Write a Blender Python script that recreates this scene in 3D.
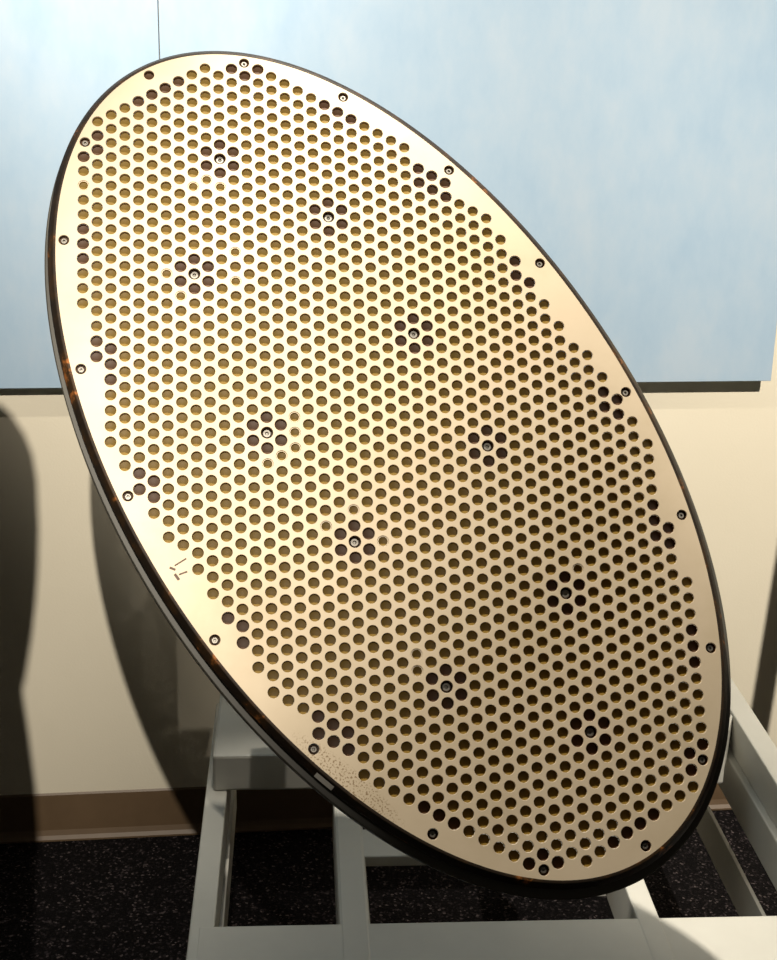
import bpy, bmesh, math, random
from mathutils import Vector, Matrix
from mathutils.geometry import delaunay_2d_cdt

sc = bpy.context.scene
for o in list(bpy.data.objects):
    bpy.data.objects.remove(o, do_unlink=True)
C = sc.collection
random.seed(7)

# ---------------------------------------------------------------- camera
CAM_H = 1.70
# rows: world axes written in the camera's frame (x right, y down, z forward)
W = Matrix(((0.997993197, 0.000207526, 0.0633209013),
            (-0.0601365179, -0.310037159, 0.948820615),
            (0.0198287374, -0.950724417, -0.309402495)))
cam = bpy.data.cameras.new('camera')
cam.sensor_fit = 'VERTICAL'
cam.sensor_height = 24.0
cam.lens = 24.0 * 1420.0 / 960.0
cam.clip_start = 0.01
camo = bpy.data.objects.new('camera', cam)
C.objects.link(camo)
Rc = W @ Matrix(((1, 0, 0), (0, -1, 0), (0, 0, -1)))
camo.matrix_world = Matrix.Translation((0, 0, CAM_H)) @ Rc.to_4x4()
sc.camera = camo

# ---------------------------------------------------------------- light
sc.view_settings.view_transform = 'Standard'
sc.view_settings.look = 'None'
sc.view_settings.gamma = 1.0
sc.view_settings.use_curve_mapping = False
sc.view_settings.exposure = 0.0
world = bpy.data.worlds.new('room_light')
sc.world = world
world.use_nodes = True
bg = world.node_tree.nodes['Background']
bg.inputs[0].default_value = (1.0, 0.86, 0.66, 1)
bg.inputs[1].default_value = 0.035

def spot(name, loc, aim, watts, angle, blend, radius, col=(1.0, 0.91, 0.77)):
    l = bpy.data.lights.new(name, 'SPOT')
    l.energy = watts
    l.spot_size = math.radians(angle)
    l.spot_blend = blend
    l.shadow_soft_size = radius
    l.color = col
    o = bpy.data.objects.new(name, l)
    C.objects.link(o)
    o.location = loc
    o.rotation_euler = (Vector(aim) - Vector(loc)).to_track_quat('-Z', 'Y').to_euler()
    return o

# ceiling track spots of the gallery: all hang at the same ceiling height, above the picture;
# front = plate's shadow on the wall, plate = lit lower edges in the holes, left / side = the blown-out board and wall
TRACK = 3.20
KEY = (0.0, -1.0, TRACK)
SIDE = (1.45, 0.10, TRACK)
spot('track_light_front_offscreen', KEY, (-0.95, 2.70, 1.05), 660, 42, 1.0, 0.016)
spot('track_light_plate_offscreen', (0.07, 1.62, TRACK), (0.14, 1.49, 1.20), 385, 38, 0.75, 0.02)
spot('track_light_left_offscreen', (-0.40, 1.35, TRACK), (-0.10, 2.68, 2.15), 400, 56, 1.0, 0.03)
spot('track_light_side_offscreen', SIDE, (1.60, 2.75, 1.00), 700, 60, 1.0, 0.02)

# ---------------------------------------------------------------- helpers
def mat(name, col, rough=0.5, metal=0.0, spec=None):
    m = bpy.data.materials.new(name)
    m.use_nodes = True
    b = m.node_tree.nodes['Principled BSDF']
    b.inputs['Base Color'].default_value = (*col, 1)
    b.inputs['Roughness'].default_value = rough
    b.inputs['Metallic'].default_value = metal
    if spec is not None:
        b.inputs['Specular IOR Level'].default_value = spec
    return m

def nodes(m):
    return m.node_tree.nodes, m.node_tree.links, m.node_tree.nodes['Principled BSDF']

def mottle(m, stops, scale, detail=4, rough=0.6, stretch=(1, 1, 1), bump=0.0, bump_scale=None, seed=0.0):
    """colour from noise through a ramp, plus optional fine bump"""
    n, l, b = nodes(m)
    tc = n.new('ShaderNodeTexCoord')
    mp = n.new('ShaderNodeMapping')
    mp.inputs['Scale'].default_value = stretch
    mp.inputs['Location'].default_value = (seed, seed * 1.7, seed * 0.3)
    l.new(tc.outputs['Object'], mp.inputs['Vector'])
    nz = n.new('ShaderNodeTexNoise')
    nz.inputs['Scale'].default_value = scale
    nz.inputs['Detail'].default_value = detail
    nz.inputs['Roughness'].default_value = rough
    l.new(mp.outputs['Vector'], nz.inputs['Vector'])
    cr = n.new('ShaderNodeValToRGB')
    e = cr.color_ramp.elements
    while len(e) < len(stops):
        e.new(0.5)
    for k, (p, c) in enumerate(stops):
        e[k].position = p
        e[k].color = (*c, 1)
    l.new(nz.outputs['Fac'], cr.inputs['Fac'])
    l.new(cr.outputs['Color'], b.inputs['Base Color'])
    if bump:
        nb = n.new('ShaderNodeTexNoise')
        nb.inputs['Scale'].default_value = bump_scale or scale * 6
        nb.inputs['Detail'].default_value = 3
        l.new(tc.outputs['Object'], nb.inputs['Vector'])
        bp = n.new('ShaderNodeBump')
        bp.inputs['Strength'].default_value = bump
        bp.inputs['Distance'].default_value = 0.002
        l.new(nb.outputs['Fac'], bp.inputs['Height'])
        l.new(bp.outputs['Normal'], b.inputs['Normal'])
    return cr

def link(name, me, m=None, parent=None, mw=None):
    o = bpy.data.objects.new(name, me)
    C.objects.link(o)
    if m is not None and me is not None and not me.materials:
        me.materials.append(m)
    if parent is not None:
        o.parent = parent
    if mw is not None:
        if parent is None:
            o.matrix_world = mw
        else:
            o.matrix_local = mw
    return o

def mesh(name, verts, faces, smooth=False):
    me = bpy.data.meshes.new(name)
    me.from_pydata(verts, [], faces)
    me.update()
    if smooth:
        for p in me.polygons:
            p.use_smooth = True
    return me

def box_mesh(name, lo, hi, bevel=0.0, seg=2):
    bm = bmesh.new()
    bmesh.ops.create_cube(bm, size=1)
    for v in bm.verts:
        v.co = Vector([lo[k] + (v.co[k] + 0.5) * (hi[k] - lo[k]) for k in range(3)])
    if bevel:
        bmesh.ops.bevel(bm, geom=bm.edges[:], offset=bevel, segments=seg, affect='EDGES', profile=0.5)
    me = bpy.data.meshes.new(name)
    bm.to_mesh(me)
    bm.free()
    return me

def prism_mesh(name, poly, axis_lo, axis_hi, to3):
    """extrude polygon poly (2D) between two values; to3(a, b, t) places a point"""
    n = len(poly)
    v = [to3(a, b, axis_lo) for a, b in poly] + [to3(a, b, axis_hi) for a, b in poly]
    f = [tuple(range(n)), tuple(range(2 * n - 1, n - 1, -1))]
    f += [(k, (k + 1) % n, n + (k + 1) % n, n + k) for k in range(n)]
    me = mesh(name, v, f)
    bm = bmesh.new()
    bm.from_mesh(me)
    bmesh.ops.recalc_face_normals(bm, faces=bm.faces[:])
    bm.to_mesh(me)
    bm.free()
    return me

def tag(o, label, cat=None, group=None, kind=None):
    o['label'] = label
    if cat:
        o['category'] = cat
    if group:
        o['group'] = group
    if kind:
        o['kind'] = kind
    return o

def struct(o, label, cat):
    return tag(o, label, cat, kind='structure')

# ---------------------------------------------------------------- materials
M_wall = mat('wall_paint', (0.80, 0.74, 0.60), 0.75)
mottle(M_wall, [(0.3, (0.79, 0.73, 0.59)), (0.7, (0.82, 0.76, 0.62))], 3, bump=0.12, bump_scale=220)
M_blue = mat('blue_print', (0.5, 0.66, 0.76), 0.55)
mottle(M_blue, [(0.30, (0.335, 0.475, 0.63)), (0.5, (0.38, 0.51, 0.65)), (0.68, (0.425, 0.535, 0.655))], 7.0, 7, 0.66, (1.5, 1.0, 0.75))
M_edge = mat('panel_edge', (0.35, 0.42, 0.45), 0.6)
M_base = mat('brown_vinyl', (0.22, 0.155, 0.10), 0.45)
mottle(M_base, [(0.3, (0.13, 0.085, 0.048)), (0.7, (0.16, 0.105, 0.06))], 9)

M_carpet = mat('carpet', (0.015, 0.013, 0.014), 0.95, spec=0.1)
n_, l_, b_ = nodes(M_carpet)
tc = n_.new('ShaderNodeTexCoord')
vo = n_.new('ShaderNodeTexVoronoi')
vo.inputs['Scale'].default_value = 230
l_.new(tc.outputs['Object'], vo.inputs['Vector'])
sep = n_.new('ShaderNodeSeparateColor')
l_.new(vo.outputs['Color'], sep.inputs['Color'])
cr = n_.new('ShaderNodeValToRGB')
e = cr.color_ramp.elements
e[0].position = 0.0; e[0].color = (0.006, 0.005, 0.006, 1)
e[1].position = 1.0; e[1].color = (0.13, 0.108, 0.112, 1)
for p, c in ((0.6, (0.005, 0.0045, 0.005)), (0.82, (0.014, 0.012, 0.013)), (0.94, (0.04, 0.033, 0.037))):
    k = e.new(p); k.color = (*c, 1)
l_.new(sep.outputs['Red'], cr.inputs['Fac'])
l_.new(cr.outputs['Color'], b_.inputs['Base Color'])
bp = n_.new('ShaderNodeBump')
bp.inputs['Strength'].default_value = 0.8
bp.inputs['Distance'].default_value = 0.004
l_.new(vo.outputs['Distance'], bp.inputs['Height'])
l_.new(bp.outputs['Normal'], b_.inputs['Normal'])

M_plate = mat('champagne_aluminium', (0.6, 0.52, 0.4), 0.5, 0.25)
cr_p = mottle(M_plate, [(0.25, (0.47, 0.388, 0.265)), (0.5, (0.54, 0.45, 0.325)), (0.75, (0.57, 0.48, 0.355))], 7, 6, 0.6)
n_, l_, b_ = nodes(M_plate)
nr = n_.new('ShaderNodeTexNoise'); nr.inputs['Scale'].default_value = 11; nr.inputs['Detail'].default_value = 6
mr = n_.new('ShaderNodeMapRange')
mr.inputs['To Min'].default_value = 0.44; mr.inputs['To Max'].default_value = 0.58
l_.new(nr.outputs['Fac'], mr.inputs['Value']); l_.new(mr.outputs['Result'], b_.inputs['Roughness'])
# corrosion speckle: patches of fine brown dots
tcp = n_.new('ShaderNodeTexCoord')
pn = n_.new('ShaderNodeTexNoise'); pn.inputs['Scale'].default_value = 420; pn.inputs['Detail'].default_value = 2
l_.new(tcp.outputs['Object'], pn.inputs['Vector'])
pd = n_.new('ShaderNodeValToRGB'); pd.color_ramp.elements[0].position = 0.54; pd.color_ramp.elements[1].position = 0.62
l_.new(pn.outputs['Fac'], pd.inputs['Fac'])
S = 0.019
def patch_mask(cx, cy, ux, uy, half_len, half_wid):
    mp = n_.new('ShaderNodeMapping')
    mp.vector_type = 'TEXTURE'
    mp.inputs['Location'].default_value = (cx, cy, 0)
    mp.inputs['Rotation'].default_value = (0, 0, math.atan2(uy, ux))
    mp.inputs['Scale'].default_value = (half_len, half_wid, 1)
    l_.new(tcp.outputs['Object'], mp.inputs['Vector'])
    gr = n_.new('ShaderNodeTexGradient'); gr.gradient_type = 'SPHERICAL'
    l_.new(mp.outputs['Vector'], gr.inputs['Vector'])
    rp = n_.new('ShaderNodeMapRange'); rp.inputs['From Max'].default_value = 0.35
    l_.new(gr.outputs['Fac'], rp.inputs['Value'])
    return rp.outputs['Result']
PLATE_C = (-2.165, 7.25)
def loc2(i, j):
    return ((i - PLATE_C[0]) * S, (j - PLATE_C[1]) * S)
pk = loc2(-5.3, 27.7)
mk = patch_mask(pk[0], pk[1], 0.75, 0.66, 0.085, 0.014)
mul = n_.new('ShaderNodeMath'); mul.operation = 'MULTIPLY'
l_.new(pd.outputs['Color'], mul.inputs[0]); l_.new(mk, mul.inputs[1])
mx = n_.new('ShaderNodeMix'); mx.data_type = 'RGBA'
mx.inputs['B'].default_value = (0.16, 0.09, 0.03, 1)
m2 = n_.new('ShaderNodeMath'); m2.operation = 'MULTIPLY'; m2.inputs[1].default_value = 0.75
l_.new(mul.outputs[0], m2.inputs[0]); l_.new(m2.outputs[0], mx.inputs['Factor'])
l_.new(cr_p.outputs['Color'], mx.inputs['A'])
l_.new(mx.outputs['Result'], b_.inputs['Base Color'])

M_rim = mat('dark_edge_lacquer', (0.03, 0.022, 0.016), 0.5, spec=0.2)
mottle(M_rim, [(0.0, (0.010, 0.008, 0.007)), (0.50, (0.022, 0.015, 0.010)), (0.62, (0.045, 0.024, 0.010)), (0.675, (0.31, 0.11, 0.026))], 26, 5, 0.6, bump=0.15, bump_scale=300)
M_flange = mat('olive_grey_paint', (0.20, 0.19, 0.15), 0.5)
mottle(M_flange, [(0.3, (0.06, 0.056, 0.045)), (0.7, (0.085, 0.08, 0.064))], 12)
M_amber = mat('amber_sleeve', (0.22, 0.14, 0.03), 0.25)
M_plug = mat('tan_window', (0.19, 0.122, 0.027), 0.42, spec=0.12)
M_brown = mat('brown_sleeve', (0.11, 0.05, 0.02), 0.25)
M_brown_p = mat('brown_window', (0.085, 0.042, 0.017), 0.45, spec=0.2)
M_steel = mat('screw_steel', (0.24, 0.225, 0.20), 0.45, 0.9)
M_paint = mat('grey_green_enamel', (0.56, 0.55, 0.49), 0.42)
mottle(M_paint, [(0.3, (0.54, 0.535, 0.49)), (0.7, (0.60, 0.595, 0.545))], 6, bump=0.06, bump_scale=60)
M_tape = mat('white_tape', (0.88, 0.85, 0.78), 0.6)
M_ink = mat('dark_scratch', (0.10, 0.06, 0.04), 0.6)
M_dark = mat('blocker_dark', (0.05, 0.05, 0.05), 0.6)

# ---------------------------------------------------------------- setting
ANG = math.radians(3.3524713)
WN = Vector((-0.05847828, 0.99828868, 0))
WD = 2.7424023
def wall_frame(off=0.0):
    return Matrix.Translation(WN * (WD - off)) @ Matrix.Rotation(ANG, 4, 'Z')

floor = link('floor', box_mesh('floor', (-3.0, -1.5, -0.03), (3.2, 3.4, 0.0)), M_carpet)
struct(floor, 'black speckled loop carpet', 'floor')
wall = link('wall_back', box_mesh('wall_back', (-3.0, 0.0, 0.0), (3.2, 0.1, 3.30)), M_wall, None, wall_frame())
struct(wall, 'cream painted wall behind the perforated plate', 'wall')
prof = [(0, 0), (-0.014, 0), (-0.014, 0.004), (-0.008, 0.011), (-0.004, 0.022), (-0.003, 0.106), (0, 0.110)]
bb = prism_mesh('baseboard_back', prof, -3.0, 3.2, lambda a, b, t: (t, a, b))
base = link('baseboard_back', bb, M_base, None, wall_frame())
struct(base, 'brown vinyl baseboard along the cream wall', 'baseboard')

# blue display boards, each with a board and a batten frame behind it
SEAM, EDGE_R, EDGE_L, PZ0, PZ1 = -0.0922, 1.1208, -1.9, 1.012, 2.36
def board(x0, x1, label):
    e_ = bpy.data.objects.new('display_board', None)
    C.objects.link(e_)
    e_.matrix_world = wall_frame()
    link('printed_face', box_mesh('printed_face', (x0, -0.042, PZ0), (x1, -0.0345, PZ1), 0.0008, 1), M_blue, e_)
    link('core', box_mesh('core', (x0 + 0.0008, -0.0345, PZ0 + 0.0008), (x1 - 0.0008, -0.028, PZ1)), M_edge, e_)
    for a, b in (((x0 + 0.10, -0.028, PZ1 - 0.12), (x1 - 0.10, -0.0002, PZ1 - 0.06)),
                 ((x0 + 0.10, -0.028, PZ0 + 0.30), (x1 - 0.10, -0.0002, PZ0 + 0.36))):
        link('mounting_batten', box_mesh('mounting_batten', a, b), M_edge, e_)
    tag(e_, label, 'display board', 'pale blue boards on the wall')
board(EDGE_L, SEAM - 0.0008, 'pale blue display board whose edge meets the other board above the plate')
board(SEAM + 0.0008, EDGE_R, 'pale blue display board ending in a free corner above the cream wall')

# ---------------------------------------------------------------- antenna
PR = Matrix(((0.99150015, 0.04509914, -0.12203899),
             (-0.01379532, 0.96915425, 0.24606854),
             (0.12937209, -0.24229343, 0.96153875)))
PT = Vector((1.62957381, -9.36487032, 90.70364015))
PRW = W @ PR
def plate_pt(i, j, k=0.0):
    return Vector((0, 0, CAM_H)) + W @ ((PR @ Vector((i, j, k)) + PT) * S)
ant = bpy.data.objects.new('radar_antenna', None)
C.objects.link(ant)
ant.matrix_world = Matrix.Translation(plate_pt(PLATE_C[0], PLATE_C[1])) @ PRW.to_4x4()
tag(ant, 'tilted oval metal antenna plate drilled all over with round holes', 'antenna')

TOP = {-24: -12, -23: -14.5, -22: -15, -21: -15.5, -20: -16, -19: -16.5, -18: -17, -17: -17.5, -16: -18, -15: -18.5, -14: -18,
       -13: -18.5, -12: -18, -11: -18.5, -10: -18, -9: -17.5, -8: -17, -7: -16.5, -6: -16, -5: -15.5, -4: -15, -3: -14.5,
       -2: -14, -1: -13.5, 0: -13, 1: -11.5, 2: -11, 3: -10.5, 4: -9, 5: -8.5, 6: -8, 7: -6.5, 8: -5, 9: -3.5, 10: -2,
       11: -.5, 12: 1, 13: 1.5, 14: 3, 15: 4.5, 16: 6, 17: 7.5, 18: 13, 19: 16.5}
R3 = math.sqrt(3) / 2
cells = []
for i, t in TOP.items():
    b = 14.5 - TOP[-5 - i]
    j = t
    while j <= b + 0.01:
        cells.append((i, j))
        j += 1
MODS = [(0, 0), (-6, -8), (5, 7.5), (-14, -12), (-16, -4), (-11, 6.5), (-5, 13.5), (10, 17), (1, 22.5), (11, 25.5)]
HEX = [(0, -1), (1, -.5), (1, .5), (0, 1), (-1, .5), (-1, -.5)]
dark = {(i + a, j + b) for i, j in MODS for a, b in HEX}
half = [(-17, -17.5), (-18, -17), (-19, -16.5), (-20, -16), (-23, -13.5), (-23, -12.5), (-24, -12), (-13, -18.5), (-12, -18),
        (-11, -18.5), (-24, -7), (-24, -6), (-24, -5), (-6, -16), (-5, -15.5), (-4, -15), (1, -11.5), (2, -11), (1, -10.5),
        (3, -10.5), (2, -10), (3, -9.5), (8, -5), (8, -4), (9, -3.5), (14, 4), (14, 5), (15, 4.5), (15, 5.5),
        (-23, .5), (-23, 1.5), (-22, 1), (-22, 2), (-22, 3)]
dark |= set(half) | {(-5 - i, 14.5 - j) for i, j in half}
lipped = set()
for (i, j), L in (((-14, -12), [(0, 2), (-1, 1.5), (-2, 2)]), ((-11, 6.5), [(2, -1), (2, 0), (2, 1), (1, 1.5), (0, 2)]),
                  ((1, 22.5), [(-2, -2), (-2, -1)]), ((-16, -4), [(-2, 0), (-1, 1.5), (3, .5), (3, -1.5)]),
                  ((-5, 13.5), [(2, 0), (-2, -1), (0, -2)]), ((10, 17), [(1, -1.5)]), ((-24, -10), [(0, 0)])):
    lipped |= {(i + a, j + b) for a, b in L}
lipped -= dark
mods = set(MODS)
SCREWS = [(-16.63, -17.91), (-20.71, -13.03), (-21.97, -6.24), (-20.86, 2.31), (-18.01, 10.41), (-12.93, 19.29), (-7.25, 25.89),
          (-0.43, 31.05), (6.05, 33.39), (12.34, 32.3), (16.36, 27.42), (17.57, 20.65), (16.54, 12.18), (13.61, 4.01),
          (8.59, -4.87), (2.92, -11.43), (-3.92, -16.61), (-10.42, -18.95)]

R_N, R_D, R_S = 0.345, 0.378, 0.33
def rad(c):
    return R_D if (c in dark or c in mods) else R_N
def cell_xy(c):
    return ((c[0] * R3 - PLATE_C[0]), (c[1] - PLATE_C[1]))
A0, B0, TH = 29.5, 16.13, math.radians(60)
def ell(t, off, shift=(0, 0)):
    """point of the plate outline, moved outward by off (lattice units)"""
    x, y = A0 * math.cos(t), B0 * math.sin(t)
    nx, ny = math.cos(t) / A0, math.sin(t) / B0
    q = math.hypot(nx, ny)
    x += nx / q * off
    y += ny / q * off
    c, s = math.cos(TH), math.sin(TH)
    return (x * c - y * s + shift[0], x * s + y * c + shift[1])
NSEG = 18
NE = 320
CH = 0.02

def build_face():
    pts, edges = [], []
    def loop(ps):
        k = len(pts)
        pts.extend(Vector(p) for p in ps)
        edges.extend((k + a, k + (a + 1) % len(ps)) for a in range(len(ps)))
    loop([ell(2 * math.pi * k / NE, 0) for k in range(NE)])
    holes = [(*cell_xy(c), rad(c)) for c in cells]
    holes += [(x - PLATE_C[0], y - PLATE_C[1], R_S) for x, y in SCREWS]
    for x, y, r in holes:
        loop([(x + (r + CH) * math.cos(2 * math.pi * a / NSEG), y + (r + CH) * math.sin(2 * math.pi * a / NSEG)) for a in range(NSEG)])
    res = delaunay_2d_cdt(pts, edges, [], 1, 1e-6)
    vs, fs = res[0], res[2]
    grid = {}
    for x, y, r in holes:
        grid.setdefault((int(x // 1), int(y // 1)), []).append((x, y, r))
    V = [(p.x * S, p.y * S, 0.0) for p in vs]
    F = []
    for f in fs:
        mx_ = sum(vs[k].x for k in f) / len(f)
        my_ = sum(vs[k].y for k in f) / len(f)
        gx, gy = int(mx_ // 1), int(my_ // 1)
        inside = False
        for a in (-1, 0, 1):
            for b in (-1, 0, 1):
                for x, y, r in grid.get((gx + a, gy + b), ()):
                    if (mx_ - x) ** 2 + (my_ - y) ** 2 < (r + CH * 0.9) ** 2 * 0.97:
                        inside = True
        if not inside:
            F.append(tuple(reversed(f)))
    nflat = len(F)
    for x, y, r in holes:
        k = len(V)
        for rr, z in ((r + CH, 0.0), (r, 0.03), (r, 0.13)):
            V.extend(((x + rr * math.cos(2 * math.pi * a / NSEG)) * S, (y + rr * math.sin(2 * math.pi * a / NSEG)) * S, z * S) for a in range(NSEG))
        for q in (0, 1):
            for a in range(NSEG):
                b = (a + 1) % NSEG
                F.append((k + q * NSEG + a, k + q * NSEG + b, k + (q + 1) * NSEG + b, k + (q + 1) * NSEG + a))
    me = mesh('face_plate', V, F)
    for p in list(me.polygons)[nflat:]:
        p.use_smooth = True
    return me
tag(link('face_plate', build_face(), M_plate, ant), 'champagne metal face drilled with a honeycomb of holes')

def ring(name, profile, m, shift=(0, 0), closed=True, n=NE):
    V, F = [], []
    for k in range(n):
        t = 2 * math.pi * k / n
        for off, z in profile:
            x, y = ell(t, off, shift)
            V.append((x * S, y * S, z * S))
    q = len(profile)
    for k in range(n):
        k2 = (k + 1) % n
        for a in range(q if closed else q - 1):
            b = (a + 1) % q
            F.append((k * q + a, k * q + b, k2 * q + b, k2 * q + a))
    me = mesh(name, V, F)
    bm = bmesh.new(); bm.from_mesh(me)
    bmesh.ops.recalc_face_normals(bm, faces=bm.faces[:])
    bm.to_mesh(me); bm.free()
    for p in me.polygons:
        p.use_smooth = True
    me.set_sharp_from_angle(angle=math.radians(28))
    return link(name, me, m, ant)

tag(ring('edge_band', [(0.0, 0.005), (0.05, 0.0), (0.17, 0.03), (0.50, 0.40), (0.54, 0.48), (0.54, 1.25), (0.0, 1.25)], M_rim),
    'black lacquered edge band with rusty orange chips')
tag(ring('back_flange', [(0.2, 1.25), (0.86, 1.25), (0.93, 1.32), (0.93, 2.3), (0.87, 2.4), (0.2, 2.4)], M_flange, (0.12, 0.22)),
    'olive grey flange behind the black band')
# rear casing: closed drum
def drum():
    prof_ = [(-2.6, 2.4), (-2.6, 4.2), (-3.2, 4.8)]
    V, F = [], []
    n = 160
    for k in range(n):
        for off, z in prof_:
            x, y = ell(2 * math.pi * k / n, off)
            V.append((x * S, y * S, z * S))
    for k in range(n):
        k2 = (k + 1) % n
        for a in (0, 1):
            F.append((k * 3 + a, k * 3 + a + 1, k2 * 3 + a + 1, k2 * 3 + a))
    F.append(tuple(k * 3 + 2 for k in range(n)))
    F.append(tuple(k * 3 for k in range(n)))
    return mesh('rear_casing', V, F)
link('rear_casing', drum(), M_flange, ant)

# waveguide elements: a cup of sleeve and window behind each hole
def cup(name, r, z0, z1, mats, lip=None, n=10, dish=0.03):
    V, F, mi = [], [], []
    def circ(rr, z):
        k = len(V)
        V.extend((rr * S * math.cos(2 * math.pi * a / n), rr * S * math.sin(2 * math.pi * a / n), z * S) for a in range(n))
        return k
    def band(a, b, m):
        for q in range(n):
            p = (q + 1) % n
            F.append((a + q, a + p, b + p, b + q)); mi.append(m)
    if lip:
        o_ = circ(r, lip[1]); i_ = circ(lip[0], lip[1]); bt = circ(lip[0], z1 - dish)
        band(o_, i_, 2); band(i_, bt, 0); rb = lip[0]
    else:
        i_ = circ(r, z0); bt = circ(r * 0.985, z1 - dish)
        band(i_, bt, 0); rb = r * 0.985
    m1 = circ(rb, z1 - dish); m2 = circ(rb * 0.6, z1 - dish * 0.36)
    band(m1, m2, 1)
    V.append((0, 0, z1 * S))
    for q in range(n):
        F.append((m2 + q, m2 + (q + 1) % n, len(V) - 1)); mi.append(1)
    me = mesh(name, V, F)
    for m in mats:
        me.materials.append(m)
    for p, k in zip(me.polygons, mi):
        p.material_index = k
        p.use_smooth = k != 2
    return me
cup_n = cup('waveguide_element', R_N - 0.004, 0.10, 0.29, (M_amber, M_plug))
cup_d = cup('blank_element', R_D - 0.004, 0.10, 0.36, (M_brown, M_brown_p))
cup_l = cup('lipped_element', R_N - 0.002, 0.10, 0.27, (M_amber, M_plug, M_plate), lip=(0.295, 0.035))
cup_m = cup('screw_well', R_D - 0.004, 0.10, 0.62, (M_brown, M_brown_p))

cam_p = Vector((0, 0, CAM_H))
normal_cells = [c for c in cells if c not in dark and c not in mods]
def dist(c):
    return (plate_pt(c[0] * R3, c[1]) - cam_p).length
normal_cells.sort(key=dist)
rest = []
for k, c in enumerate(normal_cells):
    x, y = cell_xy(c)
    me = cup_l if c in lipped else cup_n
    if k < 300:
        link('waveguide_element', me, None, ant, Matrix.Translation((x * S, y * S, 0)))
    else:
        rest.append((me, x, y))
bm = bmesh.new()
for me in (cup_n, cup_l):
    V, F, mi, sm = [], [], [], []
    src_v = [v.co.copy() for v in me.vertices]
    src_f = [(tuple(p.vertices), p.material_index, p.use_smooth) for p in me.polygons]
    for m_, x, y in rest:
        if m_ is not me:
            continue
        k = len(V)
        V.extend((v.x + x * S, v.y + y * S, v.z) for v in src_v)
        for vs, a, b in src_f:
            F.append(tuple(k + q for q in vs)); mi.append(a); sm.append(b)
    tmp = mesh('tmp', V, F)
    for p, a, b in zip(tmp.polygons, mi, sm):
        p.material_index = a
        p.use_smooth = b
    bm.from_mesh(tmp)
    bpy.data.meshes.remove(tmp)
me = bpy.data.meshes.new('waveguide_elements')
bm.to_mesh(me); bm.free()
for m in (M_amber, M_plug, M_plate):
    me.materials.append(m)
o = link('waveguide_element_field', me, None, ant)
tag(o, 'amber waveguide elements recessed in the upper holes of the plate', kind='stuff')
for c in sorted(dark):
    x, y = cell_xy(c)
    link('blank_element', cup_d, None, ant, Matrix.Translation((x * S, y * S, 0)))

# socket screws: head with hex recess
def screw_head(name, r, z, hexr, n=20):
    V, F = [], []
    def circ(rr, zz, m=n, ph=0.0):
        k = len(V)
        V.extend((rr * S * math.cos(2 * math.pi * a / m + ph), rr * S * math.sin(2 * math.pi * a / m + ph), zz * S) for a in range(m))
        return k
    def band(a, b):
        for q in range(n):
            p = (q + 1) % n
            F.append((a + q, a + p, b + p, b + q))
    c0 = circ(r, z + 0.3); c1 = circ(r, z + 0.05); c2 = circ(r * 0.86, z); c3 = circ(hexr * 1.12, z); c4 = circ(hexr, z + 0.03)
    for a, b in ((c0, c1), (c1, c2), (c2, c3), (c3, c4)):
        band(a, b)
    return mesh(name, V, F)
def socket(name, z, hexr, n=20):
    V = [(hexr * S * math.cos(2 * math.pi * a / n), hexr * S * math.sin(2 * math.pi * a / n), (z + 0.03) * S) for a in range(n)]
    k6 = len(V)
    h6 = [(hexr * 0.8 * S * math.cos(math.pi * a / 3), hexr * 0.8 * S * math.sin(math.pi * a / 3), (z + 0.14) * S) for a in range(6)]
    V += h6
    F = [tuple(k6 + a for a in range(6))]
    for a in range(n):
        b = (a + 1) % n
        i0 = k6 + int(round(a * 6 / n)) % 6
        i1 = k6 + int(round(b * 6 / n)) % 6
        F.append((a, b, i1) if i0 == i1 else (a, b, i1, i0))
    return mesh(name, V, F)
head_e, sock_e = screw_head('edge_screw', 0.20, 0.16, 0.085), socket('hex_socket', 0.16, 0.085)
head_m, sock_m = screw_head('module_screw', 0.27, 0.22, 0.11), socket('hex_socket', 0.22, 0.11)
well_e = cup('screw_well', R_S - 0.003, 0.10, 0.40, (M_brown, M_brown_p))
for k, (i, j) in enumerate(SCREWS):
    T = Matrix.Translation((*[a * S for a in (i - PLATE_C[0], j - PLATE_C[1])], 0))
    link('screw_well', well_e, None, ant, T)
    if k == 0:
        continue
    s_ = link('edge_screw', head_e, M_steel, ant, T)
    link('hex_socket', sock_e, M_steel, s_)
for c in MODS:
    x, y = cell_xy(c)
    T = Matrix.Translation((x * S, y * S, 0))
    link('screw_well', cup_m, None, ant, T)
    s_ = link('module_screw', head_m, M_steel, ant, T)
    link('hex_socket', sock_m, M_steel, s_)

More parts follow.
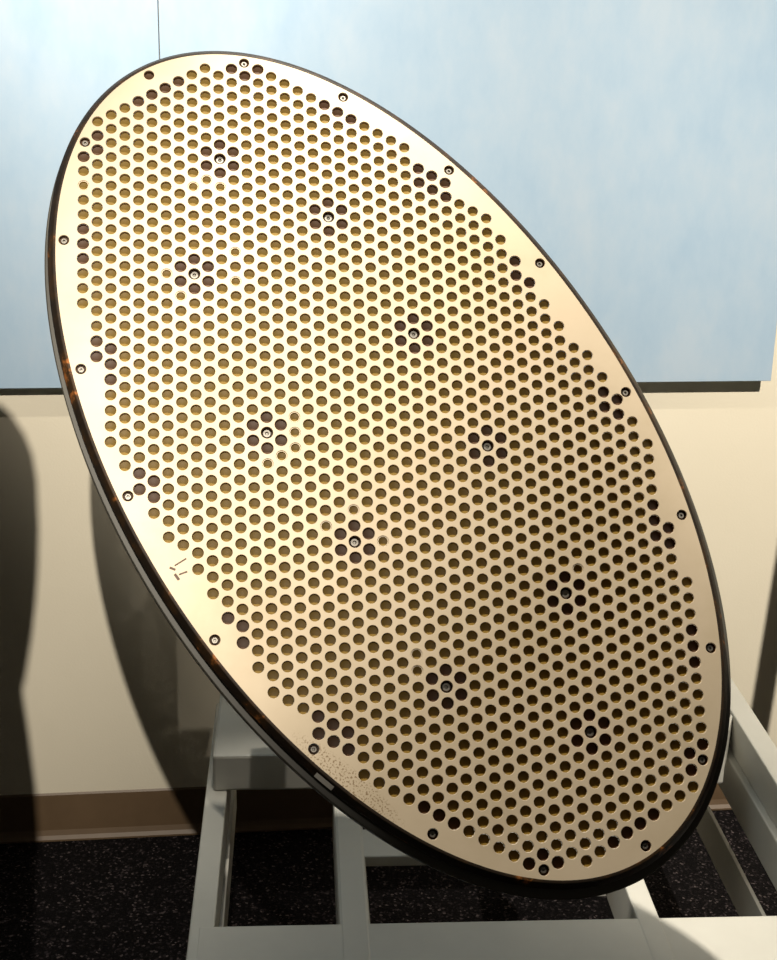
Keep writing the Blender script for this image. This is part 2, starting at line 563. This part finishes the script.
# white tape chip on the edge band, little scratched strokes on the face
def strip_on_band(t0, t1, o0, z0, o1, z1, n=6):
    V, F = [], []
    for k in range(n + 1):
        t = t0 + (t1 - t0) * k / n
        for off, z in ((o0, z0), (o1, z1)):
            x, y = ell(t, off)
            V.append((x * S, y * S, z * S))
    for k in range(n):
        F.append((2 * k, 2 * k + 1, 2 * k + 3, 2 * k + 2))
    return mesh('tape_strip', V, F)
def t_of(i, j):
    c, s = math.cos(TH), math.sin(TH)
    x, y = i - PLATE_C[0], j - PLATE_C[1]
    return math.atan2((-x * s + y * c) / B0, (x * c + y * s) / A0)
ta, tb = t_of(-7.1, 27.9), t_of(-6.1, 28.9)
tag(link('tape_strip', strip_on_band(ta, tb, 0.30, 0.155, 0.56, 0.47), M_tape, ant), 'white chip of tape on the black edge')
def stroke(a, b, w):
    a, b = Vector(loc2(*a)), Vector(loc2(*b))
    d = (b - a).normalized()
    p = Vector((-d.y, d.x)) * w
    z0 = -0.00012
    V = [(a.x + p.x, a.y + p.y, z0), (b.x + p.x, b.y + p.y, z0), (b.x - p.x, b.y - p.y, z0), (a.x - p.x, a.y - p.y, z0)]
    V += [(v[0], v[1], 0.0004) for v in V]
    return mesh('scratch_mark', V, [(3, 2, 1, 0), (0, 1, 5, 4), (1, 2, 6, 5), (2, 3, 7, 6), (3, 0, 4, 7)])
for a, b, w in (((-15.55, 14.85), (-15.20, 15.00), 0.0013), ((-15.25, 14.75), (-14.55, 14.32), 0.0009), ((-15.25, 15.25), (-15.0, 15.62), 0.0016),
                ((-15.0, 15.3), (-14.5, 15.12), 0.0010)):
    link('scratch_mark', stroke(a, b, w), M_ink, ant)

# ---------------------------------------------------------------- stand
stand = bpy.data.objects.new('display_stand', None)
C.objects.link(stand)
stand.location = (0.33, 2.0, 0.0)
tag(stand, 'pale grey welded steel frame stand under the oval antenna', 'stand')
ST = Matrix.Translation((-0.33, -2.0, 0))
def bar(name, lo, hi, bev=0.003, m=M_paint):
    return link(name, box_mesh(name, lo, hi, bev), m, stand, ST)
ZT = 0.42
bar('side_rail', (-0.160, 1.32, ZT - 0.08), (-0.1235, 2.52, ZT))
bar('side_rail', (0.788, 1.32, ZT - 0.08), (0.842, 2.52, ZT))
bar('lower_rail', (-0.1305, 1.32, 0.186), (-0.1235, 2.52, 0.264), 0.001)
bar('lower_rail', (0.786, 1.32, 0.186), (0.793, 2.52, 0.264), 0.001)
bar('upper_rail', (0.800, 1.30, ZT), (0.8415, 2.50, 0.4925))
bar('centre_rail', (0.060, 1.32, ZT - 0.09), (0.107, 2.19, ZT + 0.0015), 0.006)
bar('centre_rail', (0.508, 1.32, ZT - 0.095), (0.5425, 2.19, ZT + 0.0015), 0.003)
bar('cross_bar', (0.10, 1.977, ZT - 0.02), (0.51, 2.06, ZT - 0.001))
bar('front_beam', (-0.147, 1.66, ZT - 0.06), (0.79, 1.80, ZT + 0.0005))
tb_ = bar('rear_beam', (-0.147, 2.185, ZT), (0.752, 2.47, 0.4885), 0.005)
bar('rear_rail', (-0.125, 2.47, ZT - 0.06), (0.79, 2.52, ZT))
gus = prism_mesh('gusset', [(0.752, 2.20), (0.7985, 2.31), (0.7985, 2.32), (0.752, 2.21)], ZT, 0.4885, lambda a, b, t: (a, b, t))
link('gusset', gus, M_paint, stand, ST)
for x0, x1 in ((-0.160, -0.1235), (0.790, 0.842)):
    for y0, y1 in ((1.34, 1.38),):
        bar('leg', (x0, y0, 0.012), (x1, y1, ZT - 0.08))
        bar('foot', (x0 - 0.01, y0 - 0.01, 0.0), (x1 + 0.01, y1 + 0.01, 0.012), 0.002)
for x0, x1 in ((0.47, 0.51), (0.58, 0.62)):
    bar('leg', (x0, 2.475, 0.012), (x1, 2.515, ZT - 0.06))
    bar('foot', (x0 - 0.01, 2.465, 0.0), (x1 + 0.01, 2.525, 0.012), 0.002)
# upright and arm carrying the antenna from behind
nv = (PRW @ Vector((0, 0, 1))).normalized()
pc = plate_pt(PLATE_C[0], PLATE_C[1])
back = pc + nv * (4.95 * S)
def beam_between(name, a, b, w):
    a, b = Vector(a), Vector(b)
    d = b - a
    q = d.to_track_quat('Z', 'Y').to_matrix().to_4x4()
    me = box_mesh(name, (-w / 2, -w / 2, 0), (w / 2, w / 2, d.length), 0.004)
    me.transform(Matrix.Translation(a) @ q)
    return link(name, me, M_paint, stand, ST)
pivot = back + nv * 0.50
for sx in (-0.10, 0.10):
    beam_between('upright', (pivot.x + sx, 2.33, 0.485), (pivot.x + sx, 2.33, pivot.z + 0.04), 0.05)
    beam_between('arm', back + PRW @ Vector((sx, 0, 0)), pivot + PRW @ Vector((sx, 0, 0)), 0.05)

# ---------------------------------------------------------------- unseen objects added outside the view to cast shadows on the wall
L0 = Vector(KEY)
def pix_ray(px, py):
    return W @ Vector(((px - 388.5) / 1420.0, (py - 480.0) / 1420.0, 1.0))
def wall_pt(px, py):
    r = pix_ray(px, py)
    return Vector((0, 0, CAM_H)) + r * (WD / (r.x * WN.x + r.y * WN.y))
def toward_light(p, y):
    d = L0 - p
    return p + d * ((y - p.y) / d.y)
NY = 1.22
edge = [(0, 404), (12, 415), (25, 435), (33, 456), (37, 480), (39, 530), (38, 570), (36, 600), (32, 637), (20, 667), (23, 695), (29, 735), (36, 790)]  # wall shadow's edge, projected back to shape this unseen added body
poly = [toward_light(wall_pt(*p), NY) for p in edge]
poly = [(p.x, p.z) for p in poly]
xl = poly[0][0]
poly = [(xl - 0.42, poly[0][1] - 0.16), (xl - 0.36, poly[0][1] - 0.05), (xl - 0.2, poly[0][1] + 0.05)] + poly
zb = poly[-1][1]
cab = bpy.data.objects.new('shadow_blocker', None)
C.objects.link(cab)
cab.location = (xl - 0.2, NY + 0.1, 0)
tag(cab, 'unseen dark exhibit case with a rounded top beside the stand', 'blocker')
CT = Matrix.Translation((-(xl - 0.2), -(NY + 0.1), 0))
up = [p for p in poly]
up += [(poly[-1][0], zb - 0.1), (xl - 0.42, zb - 0.1)]
link('rounded_body', prism_mesh('rounded_body', up, NY - 0.08, NY, lambda a, b, t: (a, t, b)), M_dark, cab, CT)
link('pedestal', box_mesh('pedestal', (xl - 0.46, NY - 0.14, 0.0), (poly[-1][0], NY, zb - 0.09), 0.01), M_dark, cab, CT)

# unseen slim post, added so its shadow falls beside the upper rail
LS = Vector(SIDE)
def toward_side(p, y):
    d = LS - p
    return p + d * ((y - p.y) / d.y)
PY = 2.15
pa, pb = toward_side(wall_pt(786, 560), PY), toward_side(wall_pt(763, 700), PY)
dirp = (pa - pb).normalized()
foot_p = pb - dirp * ((pb.z - 0.012) / dirp.z)
top_p = foot_p + dirp * 1.6
post = bpy.data.objects.new('shadow_post', None)
C.objects.link(post)
post.location = (foot_p.x, foot_p.y, 0)
tag(post, 'unseen slim dark post, added to cast the wall shadow beyond the upper rail', 'post')
def tube(name, a, b, r0, r1, n=20):
    a, b = Vector(a), Vector(b)
    q = (b - a).to_track_quat('Z', 'Y').to_matrix()
    V = [a + q @ Vector((r0 * math.cos(2 * math.pi * k / n), r0 * math.sin(2 * math.pi * k / n), 0)) for k in range(n)]
    V += [b + q @ Vector((r1 * math.cos(2 * math.pi * k / n), r1 * math.sin(2 * math.pi * k / n), 0)) for k in range(n)]
    F = [(k, (k + 1) % n, n + (k + 1) % n, n + k) for k in range(n)] + [tuple(range(n - 1, -1, -1)), tuple(range(n, 2 * n))]
    return mesh(name, V, F)
QT = Matrix.Translation((-foot_p.x, -foot_p.y, 0))
link('base_plate', tube('base_plate', (foot_p.x, foot_p.y, 0), (foot_p.x, foot_p.y, 0.014), 0.10, 0.095), M_dark, post, QT)
link('pole', tube('pole', foot_p, top_p, 0.019, 0.019), M_dark, post, QT)
link('cap', tube('cap', top_p, top_p + dirp * 0.02, 0.022, 0.012), M_dark, post, QT)
